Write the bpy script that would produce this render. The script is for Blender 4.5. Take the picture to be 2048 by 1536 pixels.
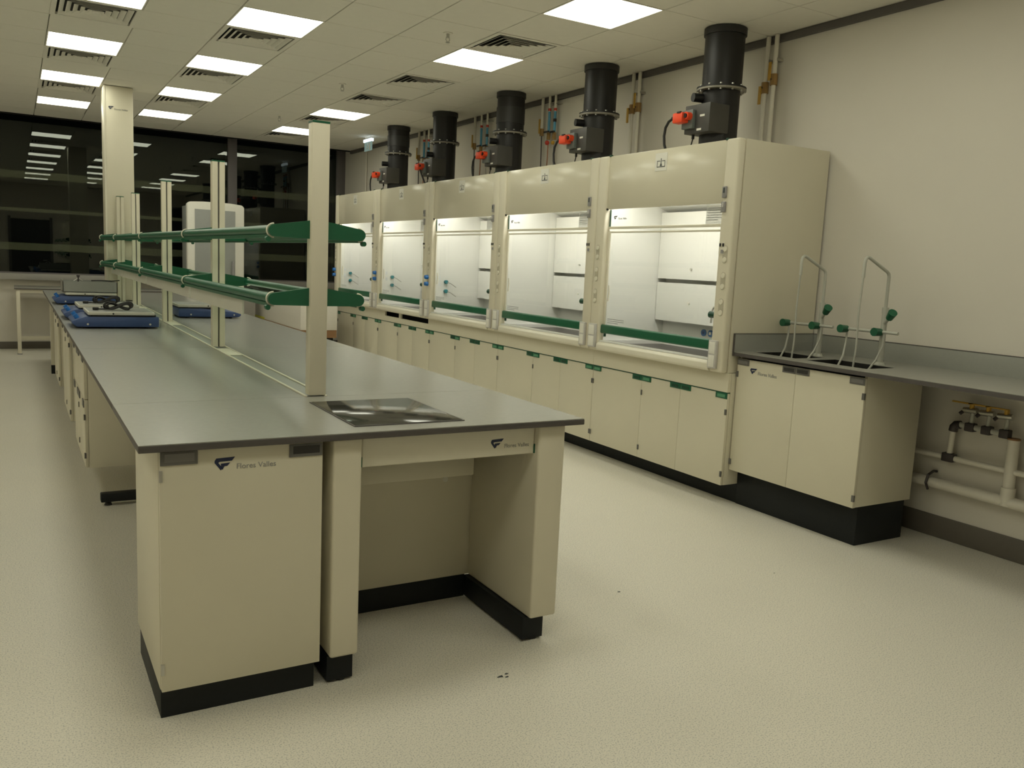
import bpy, bmesh, math, random
from mathutils import Vector, Matrix
random.seed(7)
for o in list(bpy.data.objects): bpy.data.objects.remove(o, do_unlink=True)
S = bpy.context.scene
C = S.collection
PI = math.pi

# ------------------------------------------------------------------ camera
def cam_axes(yaw, pitch, roll):
    y, p, r = map(math.radians, (yaw, pitch, roll))
    f = Vector((math.sin(y)*math.cos(p), math.cos(y)*math.cos(p), math.sin(p)))
    rt = Vector((math.cos(y), -math.sin(y), 0)); up = rt.cross(f)
    return rt*math.cos(r)+up*math.sin(r), -rt*math.sin(r)+up*math.cos(r), f
cr, cu, cf = cam_axes(30.5615, -7.9595, 2.6858)
cd = bpy.data.cameras.new('camera'); cam = bpy.data.objects.new('camera', cd); C.objects.link(cam)
cd.sensor_width = 36; cd.lens = 1692.4643/2048*36; cd.clip_start = .05; cd.clip_end = 200
cam.matrix_world = Matrix(((cr.x, cu.x, -cf.x, -.2971), (cr.y, cu.y, -cf.y, -2.6434), (cr.z, cu.z, -cf.z, 1.4757), (0, 0, 0, 1)))
S.camera = cam
# ------------------------------------------------------------------ world (night outside) and exposure
w = bpy.data.worlds.new('night'); S.world = w; w.use_nodes = True
w.node_tree.nodes['Background'].inputs[0].default_value = (.10, .11, .10, 1)
w.node_tree.nodes['Background'].inputs[1].default_value = .02
S.view_settings.view_transform = 'Standard'; S.view_settings.look = 'None'
S.view_settings.gamma = 1; S.view_settings.use_curve_mapping = False
S.view_settings.exposure = 0.0
CEIL_E = 7.0          # ceiling panel radiance
CEIL_C = (1.0, .995, .815)
HOOD_E = 15.5           # fume hood lamp radiance
HOOD_C = (1.0, .98, .91)

# ------------------------------------------------------------------ materials
M = {}
def mat(name, col, rough=.5, metal=0, spec=.5, var=.04, scale=30, bump=0, bscale=200, coat=0):
    m = bpy.data.materials.new(name); m.use_nodes = True; nt = m.node_tree; b = nt.nodes['Principled BSDF']
    b.inputs['Roughness'].default_value = rough; b.inputs['Metallic'].default_value = metal
    b.inputs['Specular IOR Level'].default_value = spec; b.inputs['Coat Weight'].default_value = coat
    tc = nt.nodes.new('ShaderNodeTexCoord'); n = nt.nodes.new('ShaderNodeTexNoise'); n.inputs['Scale'].default_value = scale
    nt.links.new(tc.outputs['Object'], n.inputs['Vector'])
    r = nt.nodes.new('ShaderNodeMapRange'); r.inputs['To Min'].default_value = 1-var; r.inputs['To Max'].default_value = 1+var
    nt.links.new(n.outputs['Fac'], r.inputs['Value'])
    mx = nt.nodes.new('ShaderNodeVectorMath'); mx.operation = 'SCALE'; mx.inputs[0].default_value = col
    nt.links.new(r.outputs['Result'], mx.inputs['Scale']); nt.links.new(mx.outputs['Vector'], b.inputs['Base Color'])
    if bump:
        n2 = nt.nodes.new('ShaderNodeTexNoise'); n2.inputs['Scale'].default_value = bscale
        nt.links.new(tc.outputs['Object'], n2.inputs['Vector'])
        bp = nt.nodes.new('ShaderNodeBump'); bp.inputs['Strength'].default_value = bump; bp.inputs['Distance'].default_value = .002
        nt.links.new(n2.outputs['Fac'], bp.inputs['Height']); nt.links.new(bp.outputs['Normal'], b.inputs['Normal'])
    M[name] = m; return m
def emis(name, col, s):
    m = bpy.data.materials.new(name); m.use_nodes = True; nt = m.node_tree; nt.nodes.clear()
    e = nt.nodes.new('ShaderNodeEmission'); e.inputs[0].default_value = (*col, 1); e.inputs[1].default_value = s
    o = nt.nodes.new('ShaderNodeOutputMaterial'); nt.links.new(e.outputs[0], o.inputs[0]); M[name] = m
def glass(name, tint, ior, rough=0.0):
    m = bpy.data.materials.new(name); m.use_nodes = True; nt = m.node_tree; nt.nodes.clear()
    t = nt.nodes.new('ShaderNodeBsdfTransparent'); t.inputs[0].default_value = (*tint, 1)
    g = nt.nodes.new('ShaderNodeBsdfGlossy'); g.inputs['Roughness'].default_value = rough; g.inputs[0].default_value = (.95, 1, .93, 1)
    f = nt.nodes.new('ShaderNodeFresnel'); f.inputs[0].default_value = ior
    x = nt.nodes.new('ShaderNodeMixShader'); o = nt.nodes.new('ShaderNodeOutputMaterial')
    ge = nt.nodes.new('ShaderNodeNewGeometry'); mm = nt.nodes.new('ShaderNodeMath'); mm.operation = 'SUBTRACT'; mm.inputs[0].default_value = 1; m2 = nt.nodes.new('ShaderNodeMath'); m2.operation = 'MULTIPLY'
    nt.links.new(ge.outputs['Backfacing'], mm.inputs[1]); nt.links.new(f.outputs[0], m2.inputs[0]); nt.links.new(mm.outputs[0], m2.inputs[1])
    nt.links.new(m2.outputs[0], x.inputs[0]); nt.links.new(t.outputs[0], x.inputs[1]); nt.links.new(g.outputs[0], x.inputs[2]); nt.links.new(x.outputs[0], o.inputs[0])
    M[name] = m
def film(name, col, a):
    m = bpy.data.materials.new(name); m.use_nodes = True; nt = m.node_tree; nt.nodes.clear()
    t = nt.nodes.new('ShaderNodeBsdfTransparent'); d = nt.nodes.new('ShaderNodeBsdfDiffuse'); d.inputs[0].default_value = (*col, 1)
    x = nt.nodes.new('ShaderNodeMixShader'); x.inputs[0].default_value = a; o = nt.nodes.new('ShaderNodeOutputMaterial')
    nt.links.new(t.outputs[0], x.inputs[1]); nt.links.new(d.outputs[0], x.inputs[2]); nt.links.new(x.outputs[0], o.inputs[0]); M[name] = m

mat('cream', (.70, .655, .515), .38, var=.02, scale=6)
mat('cream_post', (.73, .68, .54), .42, var=.02, scale=6)
mat('cream_light', (.76, .72, .59), .4, var=.02)
mat('wall_paint', (.73, .69, .61), .75, var=.02, scale=3, bump=.15, bscale=350)
mat('ceil_tile', (.86, .83, .75), .85, var=.025, scale=14, bump=.3, bscale=400)
mat('ceil_back', (.36, .345, .29), .9)
mat('top_grey', (.30, .296, .262), .27, spec=.5, var=.05, scale=45)
mat('edge_dark', (.085, .075, .070), .5, var=.1)
mat('plinth', (.013, .015, .016), .5, spec=.25, var=.15, scale=60)
mat('green', (.010, .110, .052), .32, var=.05)
mat('green_dark', (.006, .055, .028), .4)
mat('green_label', (.10, .30, .17), .4)
mat('plate_cream', (.50, .46, .35), .5)
mat('handle_grey', (.13, .125, .115), .45)
mat('handle_deep', (.03, .028, .027), .6)
mat('handle_lid', (.19, .18, .17), .5)
mat('navy', (.012, .02, .065), .4)
mat('print_grey', (.28, .28, .27), .5)
mat('print_dark', (.05, .06, .06), .5)
mat('blue_body', (.042, .078, .205), .42, var=.06)
mat('blue_panel', (.06, .17, .40), .4)
mat('blue_knob', (.02, .16, .50), .35)
mat('teal', (.02, .22, .26), .35)
mat('black', (.010, .010, .010), .45)
mat('black_rubber', (.014, .013, .012), .6)
mat('duct', (.019, .018, .0175), .42, spec=.35, var=.12, scale=9)
mat('duct_dark', (.025, .024, .023), .5)
mat('duct_box', (.07, .066, .060), .5)
mat('steel', (.55, .54, .50), .28, metal=.9)
mat('flange_grey', (.27, .25, .20), .45, var=.1)
mat('plate_grey', (.16, .18, .17), .45)
mat('orange', (.85, .075, .018), .45)
mat('brass', (.36, .22, .08), .45, metal=.3)
mat('yellow', (.55, .32, .04), .45)
mat('yellow_tape', (.62, .60, .06), .5)
mat('pipe_white', (.80, .76, .66), .4)
mat('pipe_blue', (.10, .36, .55), .35)
mat('pipe_red', (.55, .05, .03), .4)
mat('copper', (.45, .22, .12), .4, metal=.5)
mat('fit_dark', (.055, .045, .045), .5)
mat('white', (.80, .78, .70), .45, var=.02)
mat('white_box', (.74, .70, .62), .6, var=.03)
mat('liner', (.80, .80, .76), .35, var=.01)
mat('socket', (.55, .53, .50), .45)
mat('socket_in', (.33, .32, .32), .5)
mat('grey_plastic', (.30, .29, .29), .5)
mat('panel_and_shade_grey', (.32, .33, .31), .5)
mat('tray', (.55, .54, .47), .35)
mat('tray_top', (.27, .275, .25), .35)
mat('mullion', (.16, .145, .145), .5)
mat('sill', (.36, .345, .31), .5)
mat('base_board', (.13, .115, .095), .5, var=.06)
mat('trim_grey', (.12, .11, .105), .6)
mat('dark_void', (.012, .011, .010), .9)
mat('wood', (.30, .16, .07), .6, var=.2, scale=20)
mat('tap_grey', (.50, .50, .44), .35)
mat('hose', (.46, .46, .40), .3)
mat('vent', (.84, .81, .73), .6)
mat('hob', (.050, .048, .039), .10, spec=.22)
mat('basin', (.02, .019, .017), .35)
mat('hood_top', (.05, .045, .040), .35)
mat('door_dark', (.03, .028, .026), .5)
mat('splash', (.33, .335, .30), .3, var=.04, scale=45)
emis('panel_light', CEIL_C, CEIL_E)
emis('hood_lamp', HOOD_C, HOOD_E)
emis('exit_lamp', (.85, .97, 1.0), 1.3)
emis('exit_face', (.30, .42, .36), .55)
glass('sash_glass', (.965, .97, .96), 1.35)
glass('shelf_glass', (.90, .96, .92), 1.45)
glass('window_glass', (.55, .6, .55), 1.62)
film('pale_film', (.60, .66, .40), .055)
film('diffuser_film', (.80, .78, .70), .68)
# vinyl floor with fine flecks
def floor_mat():
    m = bpy.data.materials.new('vinyl_floor'); m.use_nodes = True; nt = m.node_tree; b = nt.nodes['Principled BSDF']
    b.inputs['Roughness'].default_value = .42; b.inputs['Specular IOR Level'].default_value = .35
    tc = nt.nodes.new('ShaderNodeTexCoord')
    n1 = nt.nodes.new('ShaderNodeTexNoise'); n1.inputs['Scale'].default_value = 190; n1.inputs['Detail'].default_value = 3
    n2 = nt.nodes.new('ShaderNodeTexNoise'); n2.inputs['Scale'].default_value = 1.3
    nt.links.new(tc.outputs['Object'], n1.inputs['Vector']); nt.links.new(tc.outputs['Object'], n2.inputs['Vector'])
    cr_ = nt.nodes.new('ShaderNodeValToRGB'); e = cr_.color_ramp.elements
    e[0].position = .33; e[0].color = (.50, .485, .435, 1); e[1].position = .50; e[1].color = (.80, .76, .655, 1)
    nt.links.new(n1.outputs['Fac'], cr_.inputs[0])
    r = nt.nodes.new('ShaderNodeMapRange'); r.inputs['To Min'].default_value = .96; r.inputs['To Max'].default_value = 1.04
    nt.links.new(n2.outputs['Fac'], r.inputs['Value'])
    mx = nt.nodes.new('ShaderNodeVectorMath'); mx.operation = 'SCALE'
    nt.links.new(cr_.outputs[0], mx.inputs[0]); nt.links.new(r.outputs['Result'], mx.inputs['Scale']); nt.links.new(mx.outputs[0], b.inputs['Base Color'])
    M['vinyl_floor'] = m
floor_mat()

# ------------------------------------------------------------------ mesh helpers
class MB:
    def __init__(s): s.v = []; s.f = []
    def add(s, v, f):
        k = len(s.v); s.v += [tuple(p) for p in v]; s.f += [tuple(i+k for i in q) for q in f]; return s
    def box(s, x0, x1, y0, y1, z0, z1):
        return s.add([(x0,y0,z0),(x1,y0,z0),(x1,y1,z0),(x0,y1,z0),(x0,y0,z1),(x1,y0,z1),(x1,y1,z1),(x0,y1,z1)],
                     [(0,3,2,1),(4,5,6,7),(0,1,5,4),(1,2,6,5),(2,3,7,6),(3,0,4,7)])
    def prism(s, poly, axis, a, b):
        # poly 2D: axis x -> (y,z); axis y -> (x,z); axis z -> (x,y)
        def P(p, t): return (t,p[0],p[1]) if axis == 'x' else ((p[0],t,p[1]) if axis == 'y' else (p[0],p[1],t))
        n = len(poly)
        return s.add([P(p,a) for p in poly]+[P(p,b) for p in poly],
                     [tuple(range(n))[::-1], tuple(range(n,2*n))]+[(i,(i+1)%n,n+(i+1)%n,n+i) for i in range(n)])
    def cyl(s, p0, p1, r0, r1=None, n=16):
        r1 = r0 if r1 is None else r1
        p0 = Vector(p0); p1 = Vector(p1); d = (p1-p0).normalized()
        a = d.orthogonal().normalized(); b = d.cross(a)
        v = [p0+(a*math.cos(t)+b*math.sin(t))*r0 for t in (2*PI*i/n for i in range(n))]+[p1+(a*math.cos(t)+b*math.sin(t))*r1 for t in (2*PI*i/n for i in range(n))]
        return s.add(v, [tuple(range(n))[::-1], tuple(range(n,2*n))]+[(i,(i+1)%n,n+(i+1)%n,n+i) for i in range(n)])
    def tube(s, pts, r, n=10, closed=False):
        P = [Vector(p) for p in pts]; m = len(P); rings = []; a = None
        for i in range(m):
            d = (P[(i+1) % m if closed else min(i+1,m-1)]-P[i-1 if (closed or i) else 0]).normalized()
            a = d.orthogonal().normalized() if a is None else (a-d*a.dot(d)).normalized()
            b = d.cross(a); rings += [P[i]+(a*math.cos(2*PI*k/n)+b*math.sin(2*PI*k/n))*r for k in range(n)]
        f = []
        for i in range(m if closed else m-1):
            j = (i+1) % m
            f += [(i*n+k, i*n+(k+1)%n, j*n+(k+1)%n, j*n+k) for k in range(n)]
        if not closed: f += [tuple(range(n))[::-1], tuple(range((m-1)*n, m*n))]
        return s.add(rings, f)
    def ball(s, c, r, n=10):
        v = []; f = []; h = n//2
        for i in range(h+1):
            t = PI*i/h
            for k in range(n): v.append((c[0]+r*math.sin(t)*math.cos(2*PI*k/n), c[1]+r*math.sin(t)*math.sin(2*PI*k/n), c[2]+r*math.cos(t)))
        for i in range(h):
            for k in range(n): f.append((i*n+k,(i+1)*n+k,(i+1)*n+(k+1)%n,i*n+(k+1)%n))
        return s.add(v, f)
    def build(s, name, m, parent=None, bevel=0, smooth=False, seg=2):
        off = Vector(world_loc(parent)) if parent else Vector((0,0,0))
        me = bpy.data.meshes.new(name); me.from_pydata([tuple(Vector(p)-off) for p in s.v], [], s.f)
        bm = bmesh.new(); bm.from_mesh(me)
        bmesh.ops.remove_doubles(bm, verts=bm.verts, dist=1e-6)
        bmesh.ops.recalc_face_normals(bm, faces=bm.faces)
        if bevel:
            ed = [e for e in bm.edges if len(e.link_faces) == 2 and e.calc_face_angle(0) > .6]
            bmesh.ops.bevel(bm, geom=ed, offset=bevel, segments=seg, affect='EDGES', profile=.5)
        if smooth or bevel:
            for f in bm.faces: f.smooth = True
            for e in bm.edges:
                if len(e.link_faces) == 2 and e.calc_face_angle(0) > .7: e.smooth = False
        bm.to_mesh(me); bm.free()
        me.materials.append(M[m])
        o = bpy.data.objects.new(name, me); C.objects.link(o)
        if parent: o.parent = parent
        return o
LOC = {}
def world_loc(o):
    p = Vector((0,0,0))
    while o is not None: p = p+o.location; o = o.parent
    return p
def tag(o, label, cat, group=None):
    o['label'] = label; o['category'] = cat
    if group: o['group'] = group
    return o
def thing(name, label, cat, loc, group=None):
    o = bpy.data.objects.new(name, None); C.objects.link(o); o.location = loc; o.empty_display_size = .1
    return tag(o, label, cat, group)
def struct(o): o['kind'] = 'structure'; return o
def bx(*a): return MB().box(*a)
def part_label(o, t): o['label'] = t; return o
def text_mesh(name, body, size, m, origin, xdir, zdir, parent, thick=.0008):
    cu_ = bpy.data.curves.new(name, 'FONT'); cu_.body = body; cu_.size = size; cu_.extrude = thick
    tmp = bpy.data.objects.new(name+'_tmp', cu_); C.objects.link(tmp)
    bpy.context.view_layer.update()
    dg = bpy.context.evaluated_depsgraph_get(); me = bpy.data.meshes.new_from_object(tmp.evaluated_get(dg))
    C.objects.unlink(tmp); bpy.data.objects.remove(tmp)
    x = Vector(xdir); z = Vector(zdir); y = x.cross(z)*-1
    off = world_loc(parent)
    for v in me.vertices: v.co = Vector(origin)+x*v.co.x+z*v.co.y+y*(-v.co.z)-off
    me.materials.clear(); me.materials.append(M[m])
    o = bpy.data.objects.new(name, me); C.objects.link(o); o.parent = parent; return o
LOGO_A = [(0,.50),(.08,.63),(1,.67),(.84,.47),(.24,.45),(.18,.40),(.38,.13),(.30,0),(0,.40)]
LOGO_B = [(.30,.35),(.76,.38),(.62,.22),(.48,.21),(.38,.02),(.31,.20)]
def logo(parent, origin, xdir, zdir, w, nrm, textsize, m='navy', mt='print_grey', gap=1.06, tz=-.02):
    x = Vector(xdir); z = Vector(zdir); n = Vector(nrm); O = Vector(origin); mb = MB()
    for poly in (LOGO_A, LOGO_B):
        k = len(poly); a = [O+x*(p[0]*w)+z*(p[1]*w) for p in poly]; b = [p+n*.0012 for p in a]
        mb.add(a+b, [tuple(range(k)), tuple(range(k,2*k))[::-1]]+[(i,(i+1)%k,k+(i+1)%k,k+i) for i in range(k)])
    mb.build('logo_emblem', m, parent)
    text_mesh('lettering', 'Flores Valles', textsize, mt, O+x*(w*gap)+z*(w*tz)+n*.0004, xdir, zdir, parent)

# ================================================================== ROOM SHELL
H = 3.15; WX = 4.38; YB = 11.05; YN = -3.7; XL = -2.4; T = .5814
y0g = 3.60
fl = struct(bx(XL-.2, WX+.2, YN-.2, YB+.2, -.1, 0).build('floor', 'vinyl_floor'))
for (x, y, r) in ((2.08,.32,.012),(1.18,-.16,.014),(1.20,-.17,.010),(1.21,-.15,.008),(1.66,-1.12,.010),(2.97,.20,.006)):
    mb = MB(); k = 7
    a = [(x+r*random.uniform(.5,1.2)*math.cos(2*PI*i/k), y+r*random.uniform(.25,.7)*math.sin(2*PI*i/k)) for i in range(k)]
    mb.prism(a, 'z', 0, .0012).build('scuff_mark', 'print_dark', fl)
wr = struct(bx(WX, WX+.15, YN, YB+.2, 0, H+.45).build('wall_right', 'wall_paint'))
struct(bx(XL-.15, XL, YN, YB+.2, 0, H+.45).build('wall_left', 'wall_paint'))
struct(bx(XL-.15, WX+.15, YN-.15, YN, 0, H+.45).build('wall_near', 'wall_paint'))
struct(bx(XL, WX, YB, YB+.15, 0, .97).build('wall_far', 'wall_paint'))
struct(bx(XL, WX, YB-.02, YB+.15, H+.35, H+.6).build('trim_8', 'dark_void'))
struct(bx(WX-.012, WX, YN, YB, 0, .13).build('baseboard_right', 'base_board', bevel=.003))
struct(bx(XL, WX-.012, YB-.012, YB, 0, .10).build('baseboard_far', 'base_board', bevel=.003))
struct(bx(WX-.035, WX, YN, 10.6, H-.045, H).build('trim_1', 'trim_grey'))
struct(bx(XL, WX, 10.60, 10.63, H-.012, H+.40).build('trim_2', 'dark_void'))
# door seen only as a reflection in the windows
d = struct(bx(-.35, .62, YN, YN+.05, 0, 2.15).build('door_1', 'door_dark', bevel=.004))
bx(-.42, -.35, YN, YN+.06, 0, 2.22).build('door_frame', 'mullion', d); bx(.62, .69, YN, YN+.06, 0, 2.22).build('door_frame', 'mullion', d)
MB().tube([(.52,YN+.05,1.0),(.52,YN+.1,1.0),(.42,YN+.1,1.0)], .01).build('door_handle', 'steel', d)

# ceiling: backing slab with separate tiles
ce = struct(bx(XL, WX, YN, 10.60, H+.02, H+.12).build('ceiling', 'ceil_back'))
xc = [-2.4, -1.761, -1.180, -.598, -.017, .546, 1.109, 1.690, 2.241, 2.792, 3.373, 3.954, 4.345]
jr = range(-13, 13)
cells = {}
for ci in range(len(xc)-1):
    for j in jr:
        a = y0g+j*T; b = a+T
        a = max(a, YN); b = min(b, 10.60)
        if b-a < .03: continue
        cells[(ci, j)] = (xc[ci], xc[ci+1], a, b)
NROW, MROW, LROW, FILL_ROW = 4, 6, 9, 1
lights = [(NROW,j) for j in (-9,-6,-3,0,3,6,9)]+[(MROW,j) for j in (-9,-6,-3,0,3,6,9)]+[(LROW,j) for j in (-9,-6,-3,0,6,9)]+[(FILL_ROW,j) for j in (-9,-6,-3,3,9)]  # left-aisle row is added out of view to raise the room's light level
vents = [(NROW,j) for j in (1,4,7)]+[(MROW,j) for j in (1,4,7)]+[(LROW,j) for j in (-1,2,4,7,10)]
panels = [(LROW,3),(NROW,10),(MROW,10)]
tile_mesh = {}
rest = MB()
for (ci,j),(xa,xb,ya,yb) in cells.items():
    if (ci,j) in lights or (ci,j) in vents: continue
    g = .010 if (ci,j) in panels else .0035
    if ci >= 2 and j >= -4:
        key = (round(xb-xa,4), round(yb-ya,4), g)
        if key not in tile_mesh:
            hx = (xb-xa)/2-g; hy = (yb-ya)/2-g
            o = MB().box(-hx,hx,-hy,hy,-.0,.0199).build('ceiling_tile', 'ceil_tile', bevel=.002, seg=1); tile_mesh[key] = o.data
        else:
            o = bpy.data.objects.new('ceiling_tile', tile_mesh[key]); C.objects.link(o)
        o.parent = ce; o.location = ((xa+xb)/2, (ya+yb)/2, H)
    else: rest.box(xa+g, xb-g, ya+g, yb-g, H, H+.0199)
ro = rest.build('ceiling_tile_field', 'ceil_tile', ce); ro['kind'] = 'stuff'
row_txt = {NROW:'leftmost lit row', MROW:'middle lit row', LROW:'row nearest the fume hoods', FILL_ROW:'added fill-light row over the left aisle'}
ordn = {9:'next to the windows', 6:'second from the windows', 3:'third from the windows', 0:'fourth from the windows', -3:'fifth from the windows', -6:'sixth from the windows', -9:'last, by the door wall'}
for (ci,j) in lights:
    xa,xb,ya,yb = cells[(ci,j)]
    t = thing('ceiling_light', 'square ceiling light in %s, %s' % (row_txt[ci], ordn[j]), 'light', ((xa+xb)/2,(ya+yb)/2,H), 'square ceiling lights')
    f = MB(); e = .012
    f.box(xa+.002,xa+e,ya+.002,yb-.002,H-.002,H+.019); f.box(xb-e,xb-.002,ya+.002,yb-.002,H-.002,H+.019)
    f.box(xa+e,xb-e,ya+.002,ya+e,H-.002,H+.019); f.box(xa+e,xb-e,yb-e,yb-.002,H-.002,H+.019)
    f.build('frame', 'ceil_tile', t)
    bx(xa+e,xb-e,ya+e,yb-e,H+.001,H+.015).build('diffuser', 'panel_light', t)
vname = {(NROW,1):'beyond the nearest light of the leftmost row',(NROW,4):'between two lights of the leftmost row',(NROW,7):'just left of the tall service column',
 (MROW,1):'beyond the nearest light of the middle row',(MROW,4):'between two lights of the middle row',(MROW,7):'right of the tall service column',
 (LROW,-1):'largest in view, before a hood-row light',(LROW,2):'before the dark-edged access panel',(LROW,4):'after the dark-edged access panel',(LROW,7):'behind the top of the nearest shelf post',(LROW,10):'next to the window beyond the last hood-row light'}
for (ci,j) in vents:
    xa,xb,ya,yb = cells[(ci,j)]; cx,cy = (xa+xb)/2,(ya+yb)/2
    t = thing('ceiling_vent', 'louvred square ceiling diffuser, %s' % vname[(ci,j)], 'vent', (cx,cy,H), 'ceiling air diffusers')
    bx(xa+.003,xb-.003,ya+.003,yb-.003,H+.016,H+.0195).build('backing', 'dark_void', t)
    def ring(s0, z0, s1, z1, th):
        mb = MB(); P = lambda s,z: [(cx-s,cy-s,z),(cx+s,cy-s,z),(cx+s,cy+s,z),(cx-s,cy+s,z)]
        v = P(s0,z0)+P(s1,z1)+P(s1-th,z1)+P(s0-th,z0)
        for k in range(4):
            n_ = (k+1)%4; mb.add([v[k],v[n_],v[4+n_],v[4+k]],[(0,1,2,3)]); mb.add([v[4+k],v[4+n_],v[8+n_],v[8+k]],[(0,1,2,3)])
            mb.add([v[8+k],v[8+n_],v[12+n_],v[12+k]],[(0,1,2,3)]); mb.add([v[12+k],v[12+n_],v[n_],v[k]],[(0,1,2,3)])
        return mb
    ring(.285,H-.003,.285,H+.015,.035).build('frame', 'vent', t)
    for q in range(5):
        s = .235-q*.045
        ring(s,H-.004,s-.030,H+.015,.004).build('louvre', 'vent', t)
    bx(cx-.022,cx+.022,cy-.022,cy+.022,H-.003,H+.002).build('centre_plate', 'vent', t)
# sprinklers
for i,(x,y,l) in enumerate(((2.515,3.284,'nearest to view'),(2.518,5.64,'middle one'),(2.542,8.02,'farthest, near the windows'))):
    t = thing('sprinkler', 'small metal sprinkler head hanging from the ceiling, %s' % l, 'sprinkler', (x,y,H), 'ceiling sprinklers')
    MB().cyl((x,y,H-.006),(x,y,H),.035,n=16).build('rose', 'ceil_tile', t)
    MB().cyl((x,y,H-.035),(x,y,H-.006),.012,n=10).build('body', 'steel', t)
    MB().tube([(x-.012,y,H-.03),(x-.016,y,H-.05),(x,y,H-.065),(x+.016,y,H-.05),(x+.012,y,H-.03)],.003,6).cyl((x,y,H-.068),(x,y,H-.064),.016,n=10).build('deflector', 'steel', t)

# windows
xm = [XL, -1.35, .90, 2.60, WX-.11]
k = 0
bw = struct(bx(XL, WX, YB-.16, YB+.15, .97, 1.055).build('trim_3', 'sill', bevel=.004))
for a,b in zip(xm[:-1], xm[1:]):
    k += 1
    wn = struct(bx(a, b, YB-.10, YB-.09, 1.055, H+.36).build('window_%d' % k, 'window_glass'))
    for (za,zb) in ((2.345,2.445),(1.90,1.945),(1.375,1.475)):
        bx(a+.02, b-.02, YB-.1035, YB-.1005, za, zb).build('pale_stripe', 'pale_film', wn)  # faint pale translucent stripes across the pane
    bx(a, b, YB-.105, YB-.085, 1.055, 1.075).build('window_frame', 'mullion', wn)
for i,x in enumerate(xm[1:4]):
    struct(bx(x-.005 if i < 2 else x-.06, x+.045 if i < 2 else x+.075, YB-.14, YB+.06, 1.055, H+.36).build('trim_%d' % (4+i), 'mullion', bevel=.004))
struct(bx(WX-.14, WX, YB-.15, YB+.08, 1.055, H+.36).build('trim_7', 'mullion', bevel=.004))

# ================================================================== ISLAND BENCH
HB = .90; WB = 1.60; LB = 9.5; YS = .755
wt = thing('bench_worktop', 'long grey laminate worktop with dark edge running down the room', 'worktop', (WB/2, LB/2, HB-.025))
ys = [0, YS, 2.66, 4.60, 6.55, 8.50, LB]
for i,(a,b) in enumerate(zip(ys[:-1], ys[1:])):
    parts = [(0,WB)] if i == 0 else [(0,.725),(.815,WB)]
    for (xa,xb) in parts:
        bx(xa, xb, a+(.0008 if i else 0), b-.0008, HB-.024, HB-.003).build('slab_core', 'edge_dark', wt, bevel=.003)
        e = .0015
        bx(xa+e, xb-e, a+e, b-e, HB-.003, HB).build('laminate_face', 'top_grey', wt)
# service channel between the two halves
sc = thing('service_channel', 'narrow cream channel cover along the middle of the worktop', 'channel', (.77, 4.5, HB))
for a,b in zip(ys[1:-1], ys[2:]):
    bx(.726, .814, a+.002, b-.002, HB-.02, HB-.002).build('channel_cover', 'splash', sc)
    bx(.721, .732, a+.002, b-.002, HB-.001, HB+.005).build('lip', 'cream_light', sc)
    bx(.806, .817, a+.002, b-.002, HB-.001, HB+.003).build('lip', 'cream_light', sc)
for y in (2.25, 4.3, 6.2):
    bx(.734, .804, y, y+.34, HB-.001, HB+.003).build('cover_plate', 'cream_light', sc, bevel=.001)
# dark glass inset
g = thing('glass_hob', 'black glass panel let into the near end of the worktop', 'hob', (.91, .36, HB))
bx(.704, 1.118, .100, .610, HB+.0003, HB+.004).build('glass_plate', 'hob', g, bevel=.0015)
fr = MB(); fr.box(.698,.704,.094,.616,HB+.0003,HB+.003); fr.box(1.118,1.124,.094,.616,HB+.0003,HB+.003); fr.box(.704,1.118,.094,.100,HB+.0003,HB+.003); fr.box(.704,1.118,.610,.616,HB+.0003,HB+.003)
fr.build('rim', 'edge_dark', g)

TU = HB-.024
# near end cabinet
def pull(parent, xa, xb, z0, z1, y, deep):
    o = bx(xa, xb, y-.004, y, z0, z1).build('handle', 'handle_grey', parent, bevel=.001)
    bx(xa+.012, xb-.010, y-.0055 if not deep else y-.0045, y-.003, z0+.010, z1-.006).build('recess', 'handle_deep' if deep else 'handle_lid', o)
    return o
cb = thing('bench_cabinet', 'cream cupboard with one door and printed emblem at the near end of bench', 'cabinet', (.31, .30, 0))
bx(.06, .567, .05, .61, .10, TU).build('body', 'cream', cb, bevel=.003)
bx(.062, .556, .058, .56, 0, .10).build('plinth', 'plinth', cb, bevel=.002)
dr = bx(.062, .567, .03, .049, .10, TU-.004).build('door', 'cream', cb, bevel=.002)
pull(dr, .064, .172, .828, .870, .03, False); pull(dr, .455, .565, .826, .868, .03, True)
for z in (.795, .175): bx(.060, .070, .026, .034, z-.018, z+.018).build('hinge', 'steel', dr)
logo(dr, (.222,.03,.800), (1,0,0), (0,0,1), .062, (0,-1,0), .0245, tz=.03)
# knee-space frame
kf = thing('bench_leg_frame', 'cream knee-space surround with two leg panels and dark plinth', 'bench frame', (1.07, .3, 0))
def leg(xa, xb):
    o = bx(xa, xb, .03, .57, .10, TU).build('leg_panel', 'cream_post', kf, bevel=.010, seg=3)
    return o
leg(.604, .705); leg(1.414, 1.534)
bx(.600, .694, .053, .57, .008, .10).build('foot_plinth', 'plinth', kf, bevel=.002); bx(1.395, 1.490, .053, .57, .008, .10).build('foot_plinth', 'plinth', kf, bevel=.002)
for x in (.655, 1.455): MB().cyl((x,.075,0),(x,.075,.01),.018,n=12).build('levelling_foot', 'black', kf)
bx(.700, 1.430, .575, .60, .10, TU).build('back_panel', 'cream', kf)
bx(.694, 1.40, .572, .60, 0, .10).build('back_plinth', 'plinth', kf)
bx(.705, 1.335, .40, .56, .603, .68).build('inner_rail', 'cream', kf, bevel=.003)
MB().cyl((1.290,.5745,.545),(1.290,.573,.545),.0125,n=16).build('white_disc', 'white', kf)  # small plain white disc on the back panel
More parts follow.
